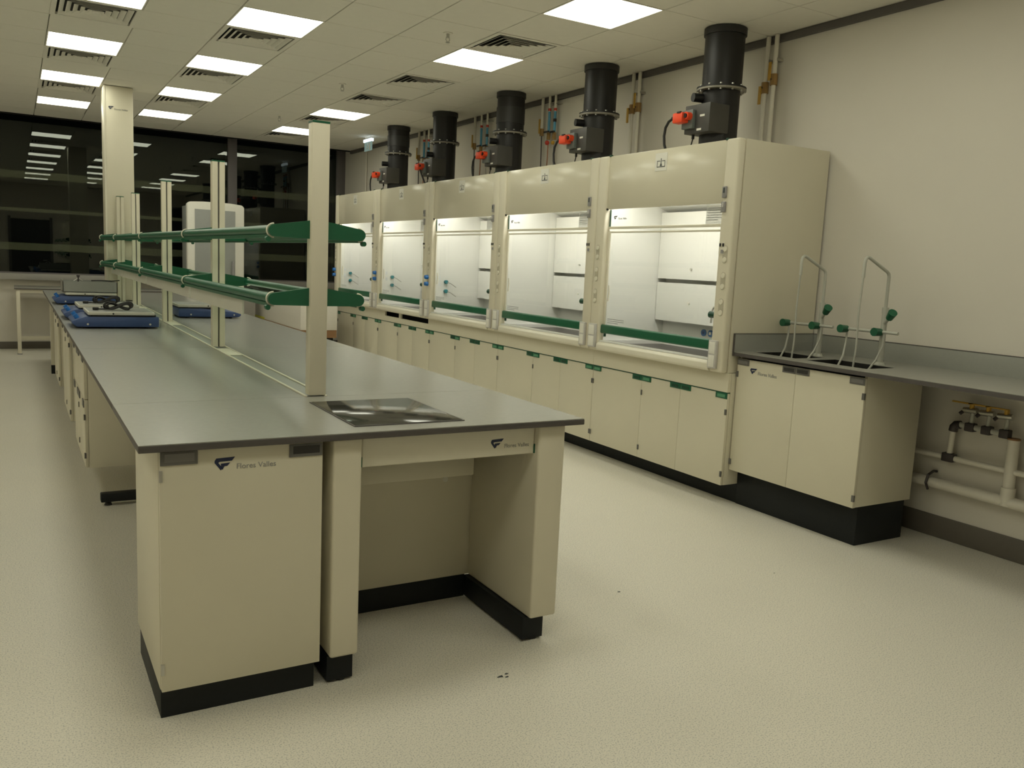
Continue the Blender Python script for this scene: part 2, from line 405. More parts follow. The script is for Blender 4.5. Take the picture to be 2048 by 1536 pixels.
ap = bx(.712, 1.414, .060, .085, .762, TU-.003).build('apron', 'cream_light', kf, bevel=.008, seg=3)
for x in (.708, 1.409): bx(x, x+.007, .057, .09, .765, .800).build('end_cap', 'green', ap)
logo(ap, (1.220,.06,.794), (1,0,0), (0,0,1), .054, (0,-1,0), .0215, tz=.0)

# suspended cabinets on the left side
def side_unit(ya, yb, label, drawer):
    t = thing('suspended_cabinet', label, 'cabinet', (.3,(ya+yb)/2,.2), 'cabinets hung under the left side of the bench')
    bx(.045, .60, ya, yb, .20, TU-.012).build('body', 'cream', t, bevel=.002)
    zs = [(.20,.86)] if not drawer else [(.205,.60),(.605,.86)]
    ym = (ya+yb)/2
    for (za,zb) in zs:
        for (a,b) in ((ya,ym-.001),(ym+.001,yb)):
            f = bx(.025, .044, a, b, za, zb).build('drawer_front' if za > .5 else 'door', 'cream', t, bevel=.002)
            for (h0,h1) in ((a+.01,a+.11),(b-.11,b-.01)):
                bx(.019, .025, h0, h1, zb-.045, zb-.004).build('handle', 'handle_grey', f, bevel=.001)
            if za < .5:
                for z in (za+.07, zb-.10): bx(.020, .030, a-.004, a+.012, z-.016, z+.016).build('hinge', 'handle_grey', f)
    return t
side_unit(2.70, 3.62, 'cream hung cupboard with drawers, nearest to view under bench left side', True)
side_unit(4.20, 5.12, 'cream hung cupboard second from view under bench left side', False)
side_unit(5.95, 6.87, 'cream hung cupboard farthest from view under bench left side', False)
for (y,l) in ((2.60,'nearest, with its black foot showing'),(5.50,'middle one'),(8.35,'at the far end of bench')):
    t = thing('bench_support', 'steel support frame under bench, %s' % l, 'bench frame', (.8,y,0), 'support frames under the bench')
    bx(.09, 1.51, y-.03, y+.03, .022, .072).build('foot_beam', 'plinth', t, bevel=.006)
    bx(.70, .86, y-.03, y+.03, .072, .80).build('upright', 'cream_post', t, bevel=.006)
    bx(.05, 1.55, y-.025, y+.025, .80, TU).build('top_beam', 'cream_post', t, bevel=.004)
    if y > 8: bx(.035, .085, y-.03, y+.03, .10, TU).build('leg', 'cream_post', t, bevel=.004); bx(.035, .090, y-.03, y+.03, .0, .10).build('leg_sleeve', 'plinth', t)
    for x in (.13, 1.46): MB().cyl((x,y,0),(x,y,.024),.022,.012,12).build('levelling_foot', 'black', t)

# shelf rack on the bench
rk = thing('shelf_rack', 'two-tier green and cream shelf rack standing along the bench', 'shelf rack', (.775, 4.2, HB))
posts = [(.777,.790),(.765,2.715),(.757,4.66),(.752,6.60),(.695,7.42)]
ZU, ZL = 1.572, 1.300
for i,(px,py) in enumerate(posts):
    hw = .036
    if i == 0:
        o = bx(px-hw, px+hw, py-.028, py+.028, HB+.0035, 2.003).build('post', 'cream_post', rk, bevel=.003)
    else:
        m_ = MB(); m_.box(px-hw, px-.005, py-.028, py+.028, HB+.0035, 2.003); m_.box(px+.005, px+hw, py-.028, py+.028, HB+.0035, 2.003); m_.box(px-.005, px+.005, py-.012, py+.028, HB+.0035, 2.003)
        o = m_.build('post', 'cream_post', rk)
        if i < 4: bx(px-.0045, px+.0045, py-.014, py-.012, HB+.004, 2.0).build('slot', 'handle_lid', o)
    bx(px-hw, px+hw, py-.028, py+.028, 2.003, 2.011).build('cap', 'green', o)
    for Z,up in ((ZU,1),(ZL,1)):
        for sgn in (-1,1):
            pr = [(.036,.046),(.150,.026 if Z == ZU else .024)]
            arc = [(.176+.026*math.cos(t), -.001+.0245*math.sin(t)) for t in [PI/2-PI*q/10 for q in range(11)]]
            pl = [(px+sgn*d, Z+h) for d,h in [(.036,.046)]+arc+[(.036,-.027)]]
            b_ = MB().prism(pl, 'y', py-.010, py+.010).build('bracket', 'green', rk)
            # pale end ring and stop knob
            cx_ = px+sgn*.176
            MB().tube([(cx_+sgn*.0275*math.cos(t), py+.010, Z-.001+.0265*math.sin(t)) for t in [PI/2-PI*q/12 for q in range(13)]], .0045, 6).build('end_ring', 'cream_light', b_, smooth=True)
            kb = (cx_+sgn*.024, py+.012, Z-.036)
            MB().cyl((kb[0],kb[1]-.012,kb[2]),(kb[0],kb[1]+.012,kb[2]),.0105,n=12).build('stop_knob', 'green', b_, smooth=True)
for (p,q) in zip(posts[:-1], posts[1:]):
    for Z in (ZU, ZL):
        for sgn in (-1,1):
            a = (p[0]+sgn*.178, p[1]+.012, Z-.001); b = (q[0]+sgn*.178, q[1]-.012, Z-.001)
            r_ = MB().cyl(a, b, .0215, n=16).build('rail', 'green', rk, smooth=True)
            MB().add([(a[0]+sgn*.018,a[1],Z-.032),(a[0]-sgn*.004,a[1],Z-.032),(b[0]-sgn*.004,b[1],Z-.032),(b[0]+sgn*.018,b[1],Z-.032),
                      (a[0]+sgn*.018,a[1],Z-.018),(a[0]-sgn*.004,a[1],Z-.018),(b[0]-sgn*.004,b[1],Z-.018),(b[0]+sgn*.018,b[1],Z-.018)],
                     [(0,1,2,3),(4,5,6,7),(0,1,5,4),(1,2,6,5),(2,3,7,6),(3,0,4,7)]).build('rail_lip', 'green', r_)
        MB().add([(p[0]-.165,p[1]+.03,Z-.006),(p[0]+.165,p[1]+.03,Z-.006),(q[0]+.165,q[1]-.03,Z-.006),(q[0]-.165,q[1]-.03,Z-.006),
                  (p[0]-.165,p[1]+.03,Z+.002),(p[0]+.165,p[1]+.03,Z+.002),(q[0]+.165,q[1]-.03,Z+.002),(q[0]-.165,q[1]-.03,Z+.002)],
                 [(0,3,2,1),(4,5,6,7),(0,1,5,4),(1,2,6,5),(2,3,7,6),(3,0,4,7)]).build('glass_shelf', 'shelf_glass', rk)
for (a,b) in ((1.33,2.66),(2.70,4.60),(4.64,6.55),(6.58,7.40)):
    bx(.598, .606, a, b, 1.196, 1.268).build('hanging_panel', 'diffuser_film', rk)

# service column behind the last post
col = thing('service_column', 'tall cream service column with emblem rising from bench to ceiling', 'column', (.72, 7.62, HB))
cb_ = bx(.560, .843, 7.47, 7.76, HB+.006, H-.004).build('column_body', 'cream', col, bevel=.006)
bx(.557, .575, 7.466, 7.475, HB+.006, H-.004).build('left_edge_strip', 'cream_light', col)  # paler strip along the column's left side
logo(col, (.605,7.4695,2.905), (1,0,0), (0,0,1), .05, (0,-1,0), .026)

# ------------------------------------------------------------------ shakers on the bench
def coil(parent, cx, cy, z, s=1.0):
    pts = []
    for i in range(72):
        t = 4*PI*i/72
        pts.append((cx+s*.075*math.sin(t)*(1+.12*math.sin(t*.5+1)), cy+s*.030*math.cos(t*.5), z+.032+s*.019*math.sin(2*t)+.004*math.sin(t*.5)))
    return pts
def shaker(name, xa, xb, ya, yb, slope, label, z0=HB, cord=True):
    t = thing(name, label, 'laboratory shaker', ((xa+xb)/2,(ya+yb)/2,z0), 'blue laboratory shakers on the bench')
    zt = z0+.085; zb = z0+.012
    if slope < 0: pr = [(xa+.03,zb),(xb,zb),(xb,zt),(xa+.085,zt),(xa,zb+.04),(xa,zb+.025)]
    else: pr = [(xb-.02,zb),(xa,zb),(xa,zt),(xa+.20,zt),(xb,zb+.04),(xb,zb+.015)]
    MB().prism(pr, 'y', ya, yb).build('housing', 'blue_body', t, bevel=.006)
    xs = (xa+.10, xb-.06)
    for x in xs: MB().cyl((x,ya-.003,z0+.032),(x,ya+.002,z0+.032),.007,n=12).build('screw_cap', 'tray', t)
    for x in (xa+.08, xb-.08):
        for y in (ya+.06, yb-.06): MB().cyl((x,y,z0),(x,y,z0+.014),.016,n=10).build('foot', 'black', t)
    if slope < 0:
        MB().cyl((xa+.040,ya+.10,zb+.055),(xa+.024,ya+.10,zb+.080),.016,n=14).build('dial', 'blue_knob', t)
        MB().cyl((xa+.040,yb-.10,zb+.055),(xa+.024,yb-.10,zb+.080),.016,n=14).build('dial', 'blue_knob', t)
        bx(xa+.12, xb-.02, ya+.01, yb-.01, zt, zt+.012).build('gasket', 'black', t)
        p = bx(xa+.10, xb-.03, ya-.01, yb, zt+.012, zt+.034).build('platform', 'tray', t, bevel=.003)
        bx(xa+.112, xb-.042, ya+.002, yb-.012, zt+.033, zt+.0355).build('mat', 'tray_top', p)
    else:
        bx(xa+.01, xa+.28, ya+.01, yb-.01, zt, zt+.010).build('gasket', 'black', t)
        p = bx(xa-.005, xa+.30, ya-.01, yb, zt+.010, zt+.032).build('platform', 'tray', t, bevel=.003)
        bx(xa+.007, xa+.288, ya+.002, yb-.012, zt+.031, zt+.0335).build('mat', 'tray_top', p)
    MB().cyl(((xa+xb)/2-.02,ya-.0105,zt+.022),((xa+xb)/2-.02,ya-.013,zt+.022),.006,n=10).build('port', 'black', p)
    if cord:
        cx,cy,z = (xa+xb)/2+.03,(ya+yb)/2-.04,zt+.036
        k_ = tag(MB().tube(coil(None,cx,cy,z,1.2), .0065, 7, closed=True).tube(coil(None,cx+.006,cy-.012,z-.004,1.05), .0060, 7, closed=True).tube([(cx+.02,cy-.01,z+.025),(cx-.04,cy-.03,z+.012),(cx-.09,cy-.02,z+.008),(cx-.13,cy-.03,z+.008)],.005,7).build('power_cord', 'black_rubber', smooth=True),
                 'black mains cord coiled in a figure eight on %s' % cord, 'cord', 'coiled cords on the shakers')
        bx(cx-.17,cx-.13,cy-.045,cy-.012,z+.001,z+.020).build('plug', 'black', k_, bevel=.004)
    return t
shaker('laboratory_shaker', .035, .600, 3.96, 4.42, -1, 'blue shaker with pale platform, nearest on the left bench half', cord='the nearest blue shaker')
shaker('laboratory_shaker', .020, .585, 4.72, 5.18, -1, 'blue shaker half hidden behind the nearest one', cord='the half-hidden blue shaker')
s3 = shaker('laboratory_shaker', .020, .600, 6.62, 7.08, -1, 'blue shaker carrying a grey steel tray, farthest on the bench', cord=None)
shaker('laboratory_shaker', .900, 1.42, 5.02, 5.45, 1, 'blue shaker with wedge-shaped end on the right bench half', cord=None)
# steel tray on the far shaker
z = HB+.085+.036
t = thing('steel_tray', 'open grey steel tray with clamp on top of the far shaker', 'tray', (.32, 6.85, z))
m_ = MB(); m_.box(.10,.58,6.63,7.06,z,z+.006); m_.box(.10,.58,6.63,6.636,z,z+.105); m_.box(.10,.58,7.054,7.06,z,z+.105); m_.box(.10,.106,6.63,7.06,z,z+.115); m_.box(.574,.58,6.63,7.06,z,z+.105)
m_.build('pan', 'tray_top', t)
MB().cyl((.24,6.72,z+.006),(.24,6.72,z+.15),.008,n=8).ball((.24,6.72,z+.158),.016).build('clamp_screw', 'fit_dark', t)
MB().tube([(.20,6.72,z+.105),(.24,6.72,z+.135),(.28,6.72,z+.105)],.006,6).build('clamp_arm', 'steel', t)
tag(MB().tube([(.36,6.8,z+.112),(.45,6.78,z+.116),(.54,6.8,z+.112),(.62,6.86,z+.118)],.006,6).build('cable', 'black_rubber', smooth=True), 'short black cable lying across the grey steel tray', 'cable')

# ================================================================== FUME HOODS
XH = 3.544; XD = 3.605; HT = 2.316
B = [1.27, 2.72, 4.255, 5.79, 7.325, 8.86]
hname = ['nearest, beside the twin sinks', 'second from the sinks', 'third and middle one of five', 'fourth from the sinks, dark slot under its sill', 'farthest, next to the windows']
def sockets(parent, ya, yb, xf, side=False):
    p = bx(xf-.022, xf, ya, yb, .885, 1.065).build('socket_box', 'socket', parent, bevel=.004)
    for z in (.895, .980):
        f = bx(xf-.0245, xf-.022, ya+.010, yb-.010, z, z+.075).build('socket_face', 'white', p, bevel=.001)
    return p
def hood(k):
    a, b = B[k], B[k+1]
    t = thing('fume_hood', 'cream fume hood with lit white interior, %s' % hname[k], 'fume hood', (3.96,(a+b)/2,.86), 'row of five fume hoods')
    g = .0015; a += g; b -= g
    JW = .112
    # jambs
    for (ja,jb,far) in ((a,a+JW,0),(b-JW,b,1)):
        j = bx(XH, XH+.06, ja, jb, .862, HT).build('jamb', 'cream_post', t, bevel=.014, seg=3)
        yc = (ja+jb)/2+(.008 if far else -.010)
        if far or k == 0:
            for q,z in enumerate((1.606, 1.440, 1.275)):
                s = [(yc+.021*math.cos(u), z+(.035 if math.sin(u) >= 0 else -.035)+.021*math.sin(u)) for u in [2*PI*i/20 for i in range(20)]]
                pl = MB().prism(s, 'x', XH-.002, XH+.004).build('service_plate', 'plate_cream', j)
                if q == 2 and far and k >= 2:
                    for dz in (-.036,.036):
                        MB().cyl((XH-.004,yc,z+dz),(XH-.040,yc,z+dz),.024,.020,14).build('tap_knob', 'blue_knob', pl, smooth=True)
                else:
                    for dz in (-.034,.034): MB().cyl((XH-.002,yc,z+dz),(XH-.007,yc,z+dz),.0175,.0155,14).build('blank_disc', 'cream_light', pl)
        if not far: sockets(j, jb-.075, jb-.004, XH)
        elif k < 4: sockets(j, ja+.012, jb-.012, XH)
    # shell
    bx(XH+.0605, WX-.02, a, a+.02, .862, HT-.002).build('side_panel', 'cream', t)
    bx(XH+.0605, WX-.02, b-.02, b, .862, HT-.002).build('side_panel', 'cream', t)
    bx(XH+.03, WX-.02, a+.02, b-.02, HT-.03, HT-.010).build('roof_panel', 'cream', t)
    up = bx(XH+.016, XH+.036, a+JW, b-JW, 1.925, HT-.002).build('fascia', 'cream', t, bevel=.004)
    up.data.materials[0] = M['cream_gloss']
    for (y,z) in ((a+JW+.008,HT-.001),(b-JW-.008,HT-.001)): bx(XH+.012,XH+.030,y-.010,y+.010,z-.006,z+.008).build('clip', 'green_dark', up)
    for y in (a+JW+.006,b-JW-.006): bx(XH+.010,XH+.020,y-.008,y+.008,1.918,1.932).build('clip', 'black', up)
    # notice label on the fascia
    yc = (a+b)/2+.02
    lb = bx(XH+.0145, XH+.016, yc-.062, yc+.062, 2.168, 2.288).build('notice', 'white', up)
    x_ = XH+.0135
    q = MB(); q.box(x_,x_+.001,yc-.042,yc+.042,2.192,2.197); q.box(x_,x_+.001,yc-.042,yc-.038,2.192,2.236); q.box(x_,x_+.001,yc+.038,yc+.042,2.192,2.236); q.box(x_,x_+.001,yc-.042,yc-.010,2.232,2.236); q.box(x_,x_+.001,yc+.010,yc+.042,2.232,2.236)
    q.box(x_,x_+.001,yc-.003,yc+.003,2.212,2.252); q.add([(x_,yc-.012,2.200),(x_,yc+.012,2.200),(x_,yc,2.226),(x_+.001,yc-.012,2.200),(x_+.001,yc+.012,2.200),(x_+.001,yc,2.226)],[(0,1,2),(3,5,4),(0,1,4,3),(1,2,5,4),(2,0,3,5)])
    q.build('pictogram', 'print_dark', lb)
    # liner
    XB = 4.16
    for (ya,yb) in ((a+.021,a+.030),(b-.030,b-.021)): bx(XH+.061, XB+.10, ya, yb, .93, 2.20).build('liner_side', 'liner', t)
    MB().prism([(XH+.06,2.16),(XH+.06,2.175),(XB+.1,1.955),(XB+.1,1.94)], 'y', a+.03, b-.03).build('liner_ceiling', 'liner', t)
    bx(XB+.09, XB+.10, a+.03, b-.03, .93, 1.96).build('liner_back', 'liner', t)
    for (za,zb,kz) in ((1.100,1.400,1.25),(1.430,1.945,1.51)):
        bf = bx(XB, XB+.010, a+.034, b-.034, za, zb).build('baffle', 'liner', t)
        for y in ((a+b)/2-.30, (a+b)/2+.30): MB().cyl((XB,y,kz),(XB-.012,y,kz),.009,n=10).build('baffle_knob', 'tap_grey' if kz > 1.4 else 'white', bf)
    for i,y in enumerate((a+.93,a+.855)):
        oc = MB().cyl((XB+.09,y,1.035),(XB+.080,y,1.035),.026,n=16).build('outlet', 'blue_panel', t); bx(XB+.078,XB+.080,y-.012,y+.012,1.025,1.045).build('outlet_cap', 'white' if i else 'blue_body', oc)
    # lamp inside the canopy
    bx(XH+.075, XH+.165, a+.15, b-.15, 2.04, 2.055).build('lamp', 'hood_lamp', t)
    # work surface with dished tray
    bx(XH+.06, XB+.10, a+.03, b-.03, .885, .905).build('deck', 'hood_top', t)
    m_ = MB(); m_.box(XH+.06,XH+.105,a+.03,b-.03,.905,.935); m_.box(XB+.06,XB+.09,a+.03,b-.03,.905,.935); m_.box(XH+.105,XB+.06,a+.03,a+.06,.905,.935); m_.box(XH+.105,XB+.06,b-.06,b-.03,.905,.935)
    m_.build('deck_rim', 'liner', t)
    # small cup sink and swan tap at the near side
    MB().cyl((XB-.24,a+.40,.9052),(XB-.24,a+.40,.9065),.075,n=18).build('cup_sink', 'black', t)
    MB().tube([(3.66,a+.21,1.215),(3.665,a+.215,1.245),(3.67,a+.225,1.262),(3.675,a+.245,1.265),(3.68,a+.262,1.245),(3.68,a+.268,1.16)], .006, 8).build('swan_tap', 'steel', t, smooth=True)
    MB().cyl((XH+.022,a+JW-.002,1.222),(XH+.020,a+JW+.045,1.224),.019,.022,14).build('tap_knob', 'green_dark', t, smooth=True)
    # valves on the far side wall
    if k >= 2:
        for z in (1.265, 1.165):
            v_ = MB().cyl((3.76,b-.030,z),(3.76,b-.065,z),.020,n=12).build('gas_valve', 'teal', t, smooth=True)
            MB().tube([(3.76,b-.06,z),(3.80,b-.075,z-.012),(3.87,b-.075,z-.055)],.004,6).build('nozzle', 'steel', v_)
    MB().tube([(3.62,b-.112,1.36),(3.622,b-.118,1.32),(3.62,b-.112,1.24)],.006,6).build('grip', 'cream_light', t)
    # sash: frame, glass, rails, green handle
    xs = XH+.052; sa, sb = a+JW-.006, b-JW+.006
    gl = bx(xs, xs+.005, sa, sb, 1.055, 1.925).build('sash_glass', 'sash_glass', t)
    for (za,zb,xo) in ((1.782,1.800,.010),(1.752,1.764,.004)): bx(xs-xo, xs+.012, sa, sb, za, zb).build('sash_rail', 'cream_light', gl, bevel=.002)
    for (ya,yb) in ((sb-.030,sb),(sa,sa+.014)): bx(xs-.012, xs-.001, ya, yb, 1.055, 1.765).build('sash_stile', 'cream_light', gl, bevel=.002)
    bx(xs-.010, xs-.002, sb-.020, sb-.012, 1.80, 1.925).build('sash_guide', 'green_dark', gl)
    MB().prism([(xs-.024,.996),(xs+.010,.996),(xs+.010,1.058),(xs-.016,1.064),(xs-.028,1.056),(xs-.030,1.004)], 'y', sa, sb).build('sash_handle', 'green', gl, bevel=.003)
    bx(xs-.012, xs+.004, sb-.035, sb-.026, .970, .996).build('sash_stop', 'green_dark', gl)
    logo(gl, (xs-.0015,sb-.055,1.852), (0,-1,0), (0,0,1), .040, (-1,0,0), .020, m='print_dark', mt='print_grey', gap=1.3)
    q = MB()
    for i in range(3): q.box(xs-.002,xs-.0012,sb-.05-(.20,.20,.13)[i],sb-.05,1.105-.014*i,1.109-.014*i)
    q.build('small_print', 'print_grey', gl)
    nt_ = bx(xs-.003, xs-.0012, sa+.02, sa+.19, 1.80, 1.918).build('notice_film', 'notice_film', gl)
    q = MB()
    for i in range(6): q.box(xs-.0042,xs-.003,sa+.03+(.05 if i == 5 else 0),sa+.178,1.900-.015*i,1.904-.015*i)
    q.build('notice_print', 'print_grey', nt_)
    # sill
    MB().prism([(XH-.002,.865),(XH-.012,.880),(XH-.010,.912),(XH+.010,.930),(XH+.058,.945),(XH+.062,.865)], 'y', a+JW-.004, b-JW+.004).build('sill', 'cream_light', t, bevel=.004)
    m_ = MB().box(XH+.012,XH+.05,a+JW,b-JW,.9330,.9420); m_.build('sill_strip', 'liner', t)
    # control boxes on the near jamb
    for (z0_,z1_,n_) in ((1.955,2.025,0),(1.868,1.932,1)):
        c_ = bx(XH-.012, XH, a+.070, a+.104, z0_, z1_).build('control_box', 'grey_plastic', t, bevel=.003)
        bx(XH-.0145, XH-.012, a+.080, a+.094, z0_+.030, z1_-.008).build('indicator', 'print_dark' if n_ == 0 else 'socket', c_)
    c_ = bx(XH-.003, XH, a+.052, a+.102, 1.605, 1.685).build('switch_plate', 'cream_light', t)
    for y in (a+.064,a+.090): bx(XH-.008, XH-.003, y-.006, y+.006, 1.655, 1.675).build('switch', 'black', c_)
    bx(XH-.006, XH-.003, a+.058, a+.082, 1.612, 1.635).build('switch', 'grey_plastic', c_)
    return t
def gloss():
    m = M['cream'].copy(); m.name = 'cream_gloss'; m.node_tree.nodes['Principled BSDF'].inputs['Roughness'].default_value = .17; M['cream_gloss'] = m
gloss()
film('notice_film', (.62,.62,.58), .40)
for k in range(5): hood(k)

# base cabinets under the hoods
def base(k):
    a, b = B[k]-.015 if k == 0 else B[k], B[k+1]
    t = thing('hood_base_cabinet', 'cream three-door base cupboard with green pulls under fume hood, %s' % ['beside the sink cabinet','second from the sink cabinet','middle of five','fourth from the sink cabinet','farthest from view'][k], 'cabinet', (3.95,(a+b)/2,0), 'base cupboards under the fume hoods')
    a += .001; b -= .001; w_ = b-a
    bx(XD+.022, WX-.06, a, b, .13, .735 if k == 3 else .860).build('body', 'cream', t)
    bx(3.755, WX-.08, a, b, 0, .13).build('plinth', 'plinth', t)
    if k == 3:
        m_ = MB(); m_.box(XD-.005,XD+.015,a,b,.738,.800); m_.box(XD-.005,XD+.015,a,b,.854,.861)
        for (ya,yb) in ((a,a+.03),(a+.80,a+.86),(b-.24,b)): m_.box(XD-.005,XD+.015,ya,yb,.800,.854)
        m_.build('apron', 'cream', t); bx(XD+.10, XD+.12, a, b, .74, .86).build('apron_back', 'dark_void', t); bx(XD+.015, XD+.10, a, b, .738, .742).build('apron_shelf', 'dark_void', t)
    else: bx(XD-.005, XD+.02, a, b, .738, .861).build('apron', 'cream', t)
    bx(XD-.004, XD+.02, a, b, .731, .737).build('seam_strip', 'green_dark', t)
    ds = [a, a+w_*.305, a+w_*.59, b]
    for i in range(3):
        ya, yb = ds[i]+.0012, ds[i+1]-.0012
        d_ = bx(XD, XD+.020, ya, yb, .130, .730).build('door', 'cream', t, bevel=.0015)
        left_dark = i == 0    # which top corner carries the recessed pull
        for side in (0,1):
            h0, h1 = (ya, ya+.105) if side == 0 else (yb-.105, yb)
            dark = (side == 1) if i == 0 else (side == 0)
            h_ = bx(XD-.004, XD+.001, h0+.001, h1-.001, .695, .731).build('handle', 'green', d_, bevel=.001)
            bx(XD-.0055, XD-.003, h0+.018, h1-.018, .703, .722).build('recess' if dark else 'label_holder', 'green_dark' if dark else 'green_label', h_)
        hy = ya if i == 0 else (yb if i == 2 else yb)
        for z in (.610, .205): bx(XD-.006, XD+.004, hy if i == 0 else hy-.012, hy+.012 if i == 0 else hy, z-.018, z+.018).build('hinge', 'handle_grey', d_)
for k in range(5): base(k)

# ================================================================== DUCTS
dn = ['nearest, above the hood beside the sinks','second from view','middle of five','fourth from view','farthest, next to the exit sign']
for k,(y,zf) in enumerate(((1.92,2.745),(3.355,2.752),(4.853,2.765),(6.345,2.815),(7.70,2.812))):
    x = 3.97; r = .135
    t = thing('exhaust_duct', 'dark grey round exhaust duct with bolted flange, %s' % dn[k], 'duct', (x,y,HT), 'exhaust ducts above the fume hoods')
    up = MB().cyl((x,y,zf+.010),(x,y,H-.004),r,n=40).build('upper_pipe', 'duct', t, smooth=True)
    MB().cyl((x,y,H-.050),(x,y,H-.004),r+.010,n=40).build('ceiling_collar', 'duct_dark', up, smooth=True)
    if k in (2,4): MB().cyl((x,y,zf+.09),(x,y,zf+.215 if k == 4 else zf+.24),r+.005,n=40).build('sleeve', 'duct_dark', up, smooth=True)
    MB().cyl((x,y,zf-.012),(x,y,zf),r+.034,n=40).build('flange', 'flange_grey', t, smooth=True); MB().cyl((x,y,zf),(x,y,zf+.012),r+.034,n=40).build('flange', 'duct', t, smooth=True)
    for i in range(12):
        u = 2*PI*(i+.5)/12; bxx, byy = x+(r+.019)*math.cos(u), y+(r+.019)*math.sin(u)
        MB().cyl((bxx,byy,zf-.022),(bxx,byy,zf+.022),.008,n=6).build('bolt', 'steel', t)
    MB().cyl((x,y,HT-.008),(x,y,zf-.012),r-.006,n=40).build('lower_pipe', 'duct', t, smooth=True)
    vb = bx(x-.205, x-.01, y-.125, y+.120, 2.435, 2.625).build('damper_box', 'duct_box', t, bevel=.004)
    bx(x-.235, x-.205, y+.010, y+.118, 2.465, 2.590).build('actuator_plate', 'plate_grey', vb, bevel=.004)
    for (yy,zz) in ((y-.055,2.545),(y-.03,2.455)): bx(x-.2075, x-.205, yy-.022, yy+.022, zz-.007, zz+.007).build('tag', 'white', vb)
    MB().cyl((x-.10,y+.05,2.682),(x-.19,y+.07,2.682),.030,n=16).build('test_port', 'black', t, smooth=True)
    ac = bx(x-.300, x-.235, y+.045, y+.145, 2.500, 2.570).build('actuator', 'orange', vb, bevel=.010)
    MB().cyl((x-.235,y+.035,2.545),(x-.275,y+.035,2.545),.026,n=16).build('dial_ring', 'orange', ac, smooth=True)
    MB().cyl((x-.27,y+.035,2.545),(x-.284,y+.035,2.545),.015,n=12).build('dial_knob', 'black', ac, smooth=True)
    bx(x-.304, x-.286, y+.060, y+.095, 2.564, 2.574).build('lever', 'black', ac)
    MB().cyl((x-.27,y+.145,2.545),(x-.27,y+.175,2.540),.014,n=10).build('gland', 'black', ac)
    if k == 3: pts = [(x-.27,y+.05,2.50),(x-.27,y-.01,2.43),(x-.27,y-.075,2.36),(x-.27,y-.10,HT-.004)]
    else: pts = [(x-.27,y+.175,2.540),(x-.272,y+.21,2.525),(x-.275,y+.238,2.485),(x-.275,y+.247,2.43),(x-.275,y+.238,2.37),(x-.272,y+.215,HT-.004)]
    MB().tube(pts, .0095, 8).build('actuator_cable', 'black_rubber', ac, smooth=True)
    MB().cyl((x-.16,y+.075,2.435),(x-.16,y+.075,2.405),.010,n=8).tube([(x-.16,y+.075,2.41),(x-.165,y+.085,2.36),(x-.18,y+.10,HT-.004)],.005,6).build('drop_cable', 'black_rubber', vb)

# ================================================================== WALL PIPES ABOVE THE HOODS
def wall_pipe(y, kind, zv, label, flip=1):
    x = WX-.055
    t = thing('service_pipe', label, 'pipe', (x,y,HT), 'service pipes on the wall above the hoods')
    r = .016
    def clip(z): bx(x-.004, WX-.001, y-.020, y+.020, z-.010, z+.010).build('pipe_clip', 'steel', t)
    if kind == 'plain':
        MB().cyl((x,y,HT+.008),(x,y,H-.003),r,n=12).build('pipe', 'pipe_white', t, smooth=True)
        v_ = MB().cyl((x,y,zv-.038),(x,y,zv+.038),.026,n=8).build('valve', 'brass', t)
        MB().cyl((x-.02,y+.005,zv),(x-.036,y+.008,zv),.009,n=8).build('stem', 'fit_dark', v_)
        bx(x-.042, x-.032, y+.000, y+.020, zv-.008 if flip > 0 else zv-.115, zv+.115 if flip > 0 else zv+.008).build('lever', 'yellow', v_)
        clip(2.98)
    elif kind == 'short':
        MB().cyl((x,y,zv),(x,y,H-.003),r,n=12).build('pipe', 'pipe_white', t, smooth=True)
        v_ = MB().cyl((x,y,zv-.05),(x,y,zv+.02),.022,n=8).build('valve', 'brass', t)
        bx(x-.034, x-.024, y-.006, y+.014, zv-.03, zv+.11).build('lever', 'yellow', v_)
        MB().tube([(x,y,zv-.05),(x-.003,y-.012,zv-.25),(x-.005,y-.02,HT+.008)],.006,6).build('hose', 'fit_dark', t)
    else:
        MB().cyl((x,y,zv+.20),(x,y,H-.003),.014,n=12).build('pipe', 'pipe_white', t, smooth=True)
        MB().cyl((x,y,zv+.205),(x,y,zv+.23),.016,n=12).build('band', 'pipe_red', t)
        MB().cyl((x,y,zv),(x,y,zv+.20),.0135,n=12).build('sleeve', 'pipe_blue', t, smooth=True)
        if kind == 'blue_black': MB().cyl((x,y,zv+.10),(x,y,zv+.13),.017,n=12).build('collar', 'black', t)
        v_ = MB().cyl((x,y,zv-.07),(x,y,zv),.020,n=8).build('valve', 'brass', t)
        bx(x-.05, x-.038, y-.070, y+.012, zv-.010, zv+.006).build('lever', 'black', v_)
        if kind == 'blue_red': MB().ball((x-.012,y,zv-.10),.024).build('hand_wheel', 'pipe_red', v_, smooth=True)
        else: MB().ball((x-.012,y,zv-.10),.020).build('hand_wheel', 'yellow', v_, smooth=True)
        MB().tube([(x,y,zv-.10),(x,y,zv-.25),(x-.01,y-(.0 if kind == 'blue_red' else .05),HT+.008)],.006,6).build('hose', 'copper' if kind == 'blue_red' else 'steel', t)
        bx(x-.004, WX-.001, y-.045, y+.045, zv+.27, zv+.276).build('pipe_clip', 'steel', t)
wall_pipe(1.862,'plain',2.80,'white wall pipe with down-turned yellow lever, right of the nearest duct',-1)
wall_pipe(1.785,'plain',2.845,'white wall pipe with upright yellow lever, right of the nearest duct',1)
wall_pipe(3.376,'plain',2.85,'white wall pipe with down-turned yellow lever, right of the second duct',-1)
wall_pipe(3.292,'plain',2.855,'white wall pipe with upright yellow lever, right of the second duct',1)
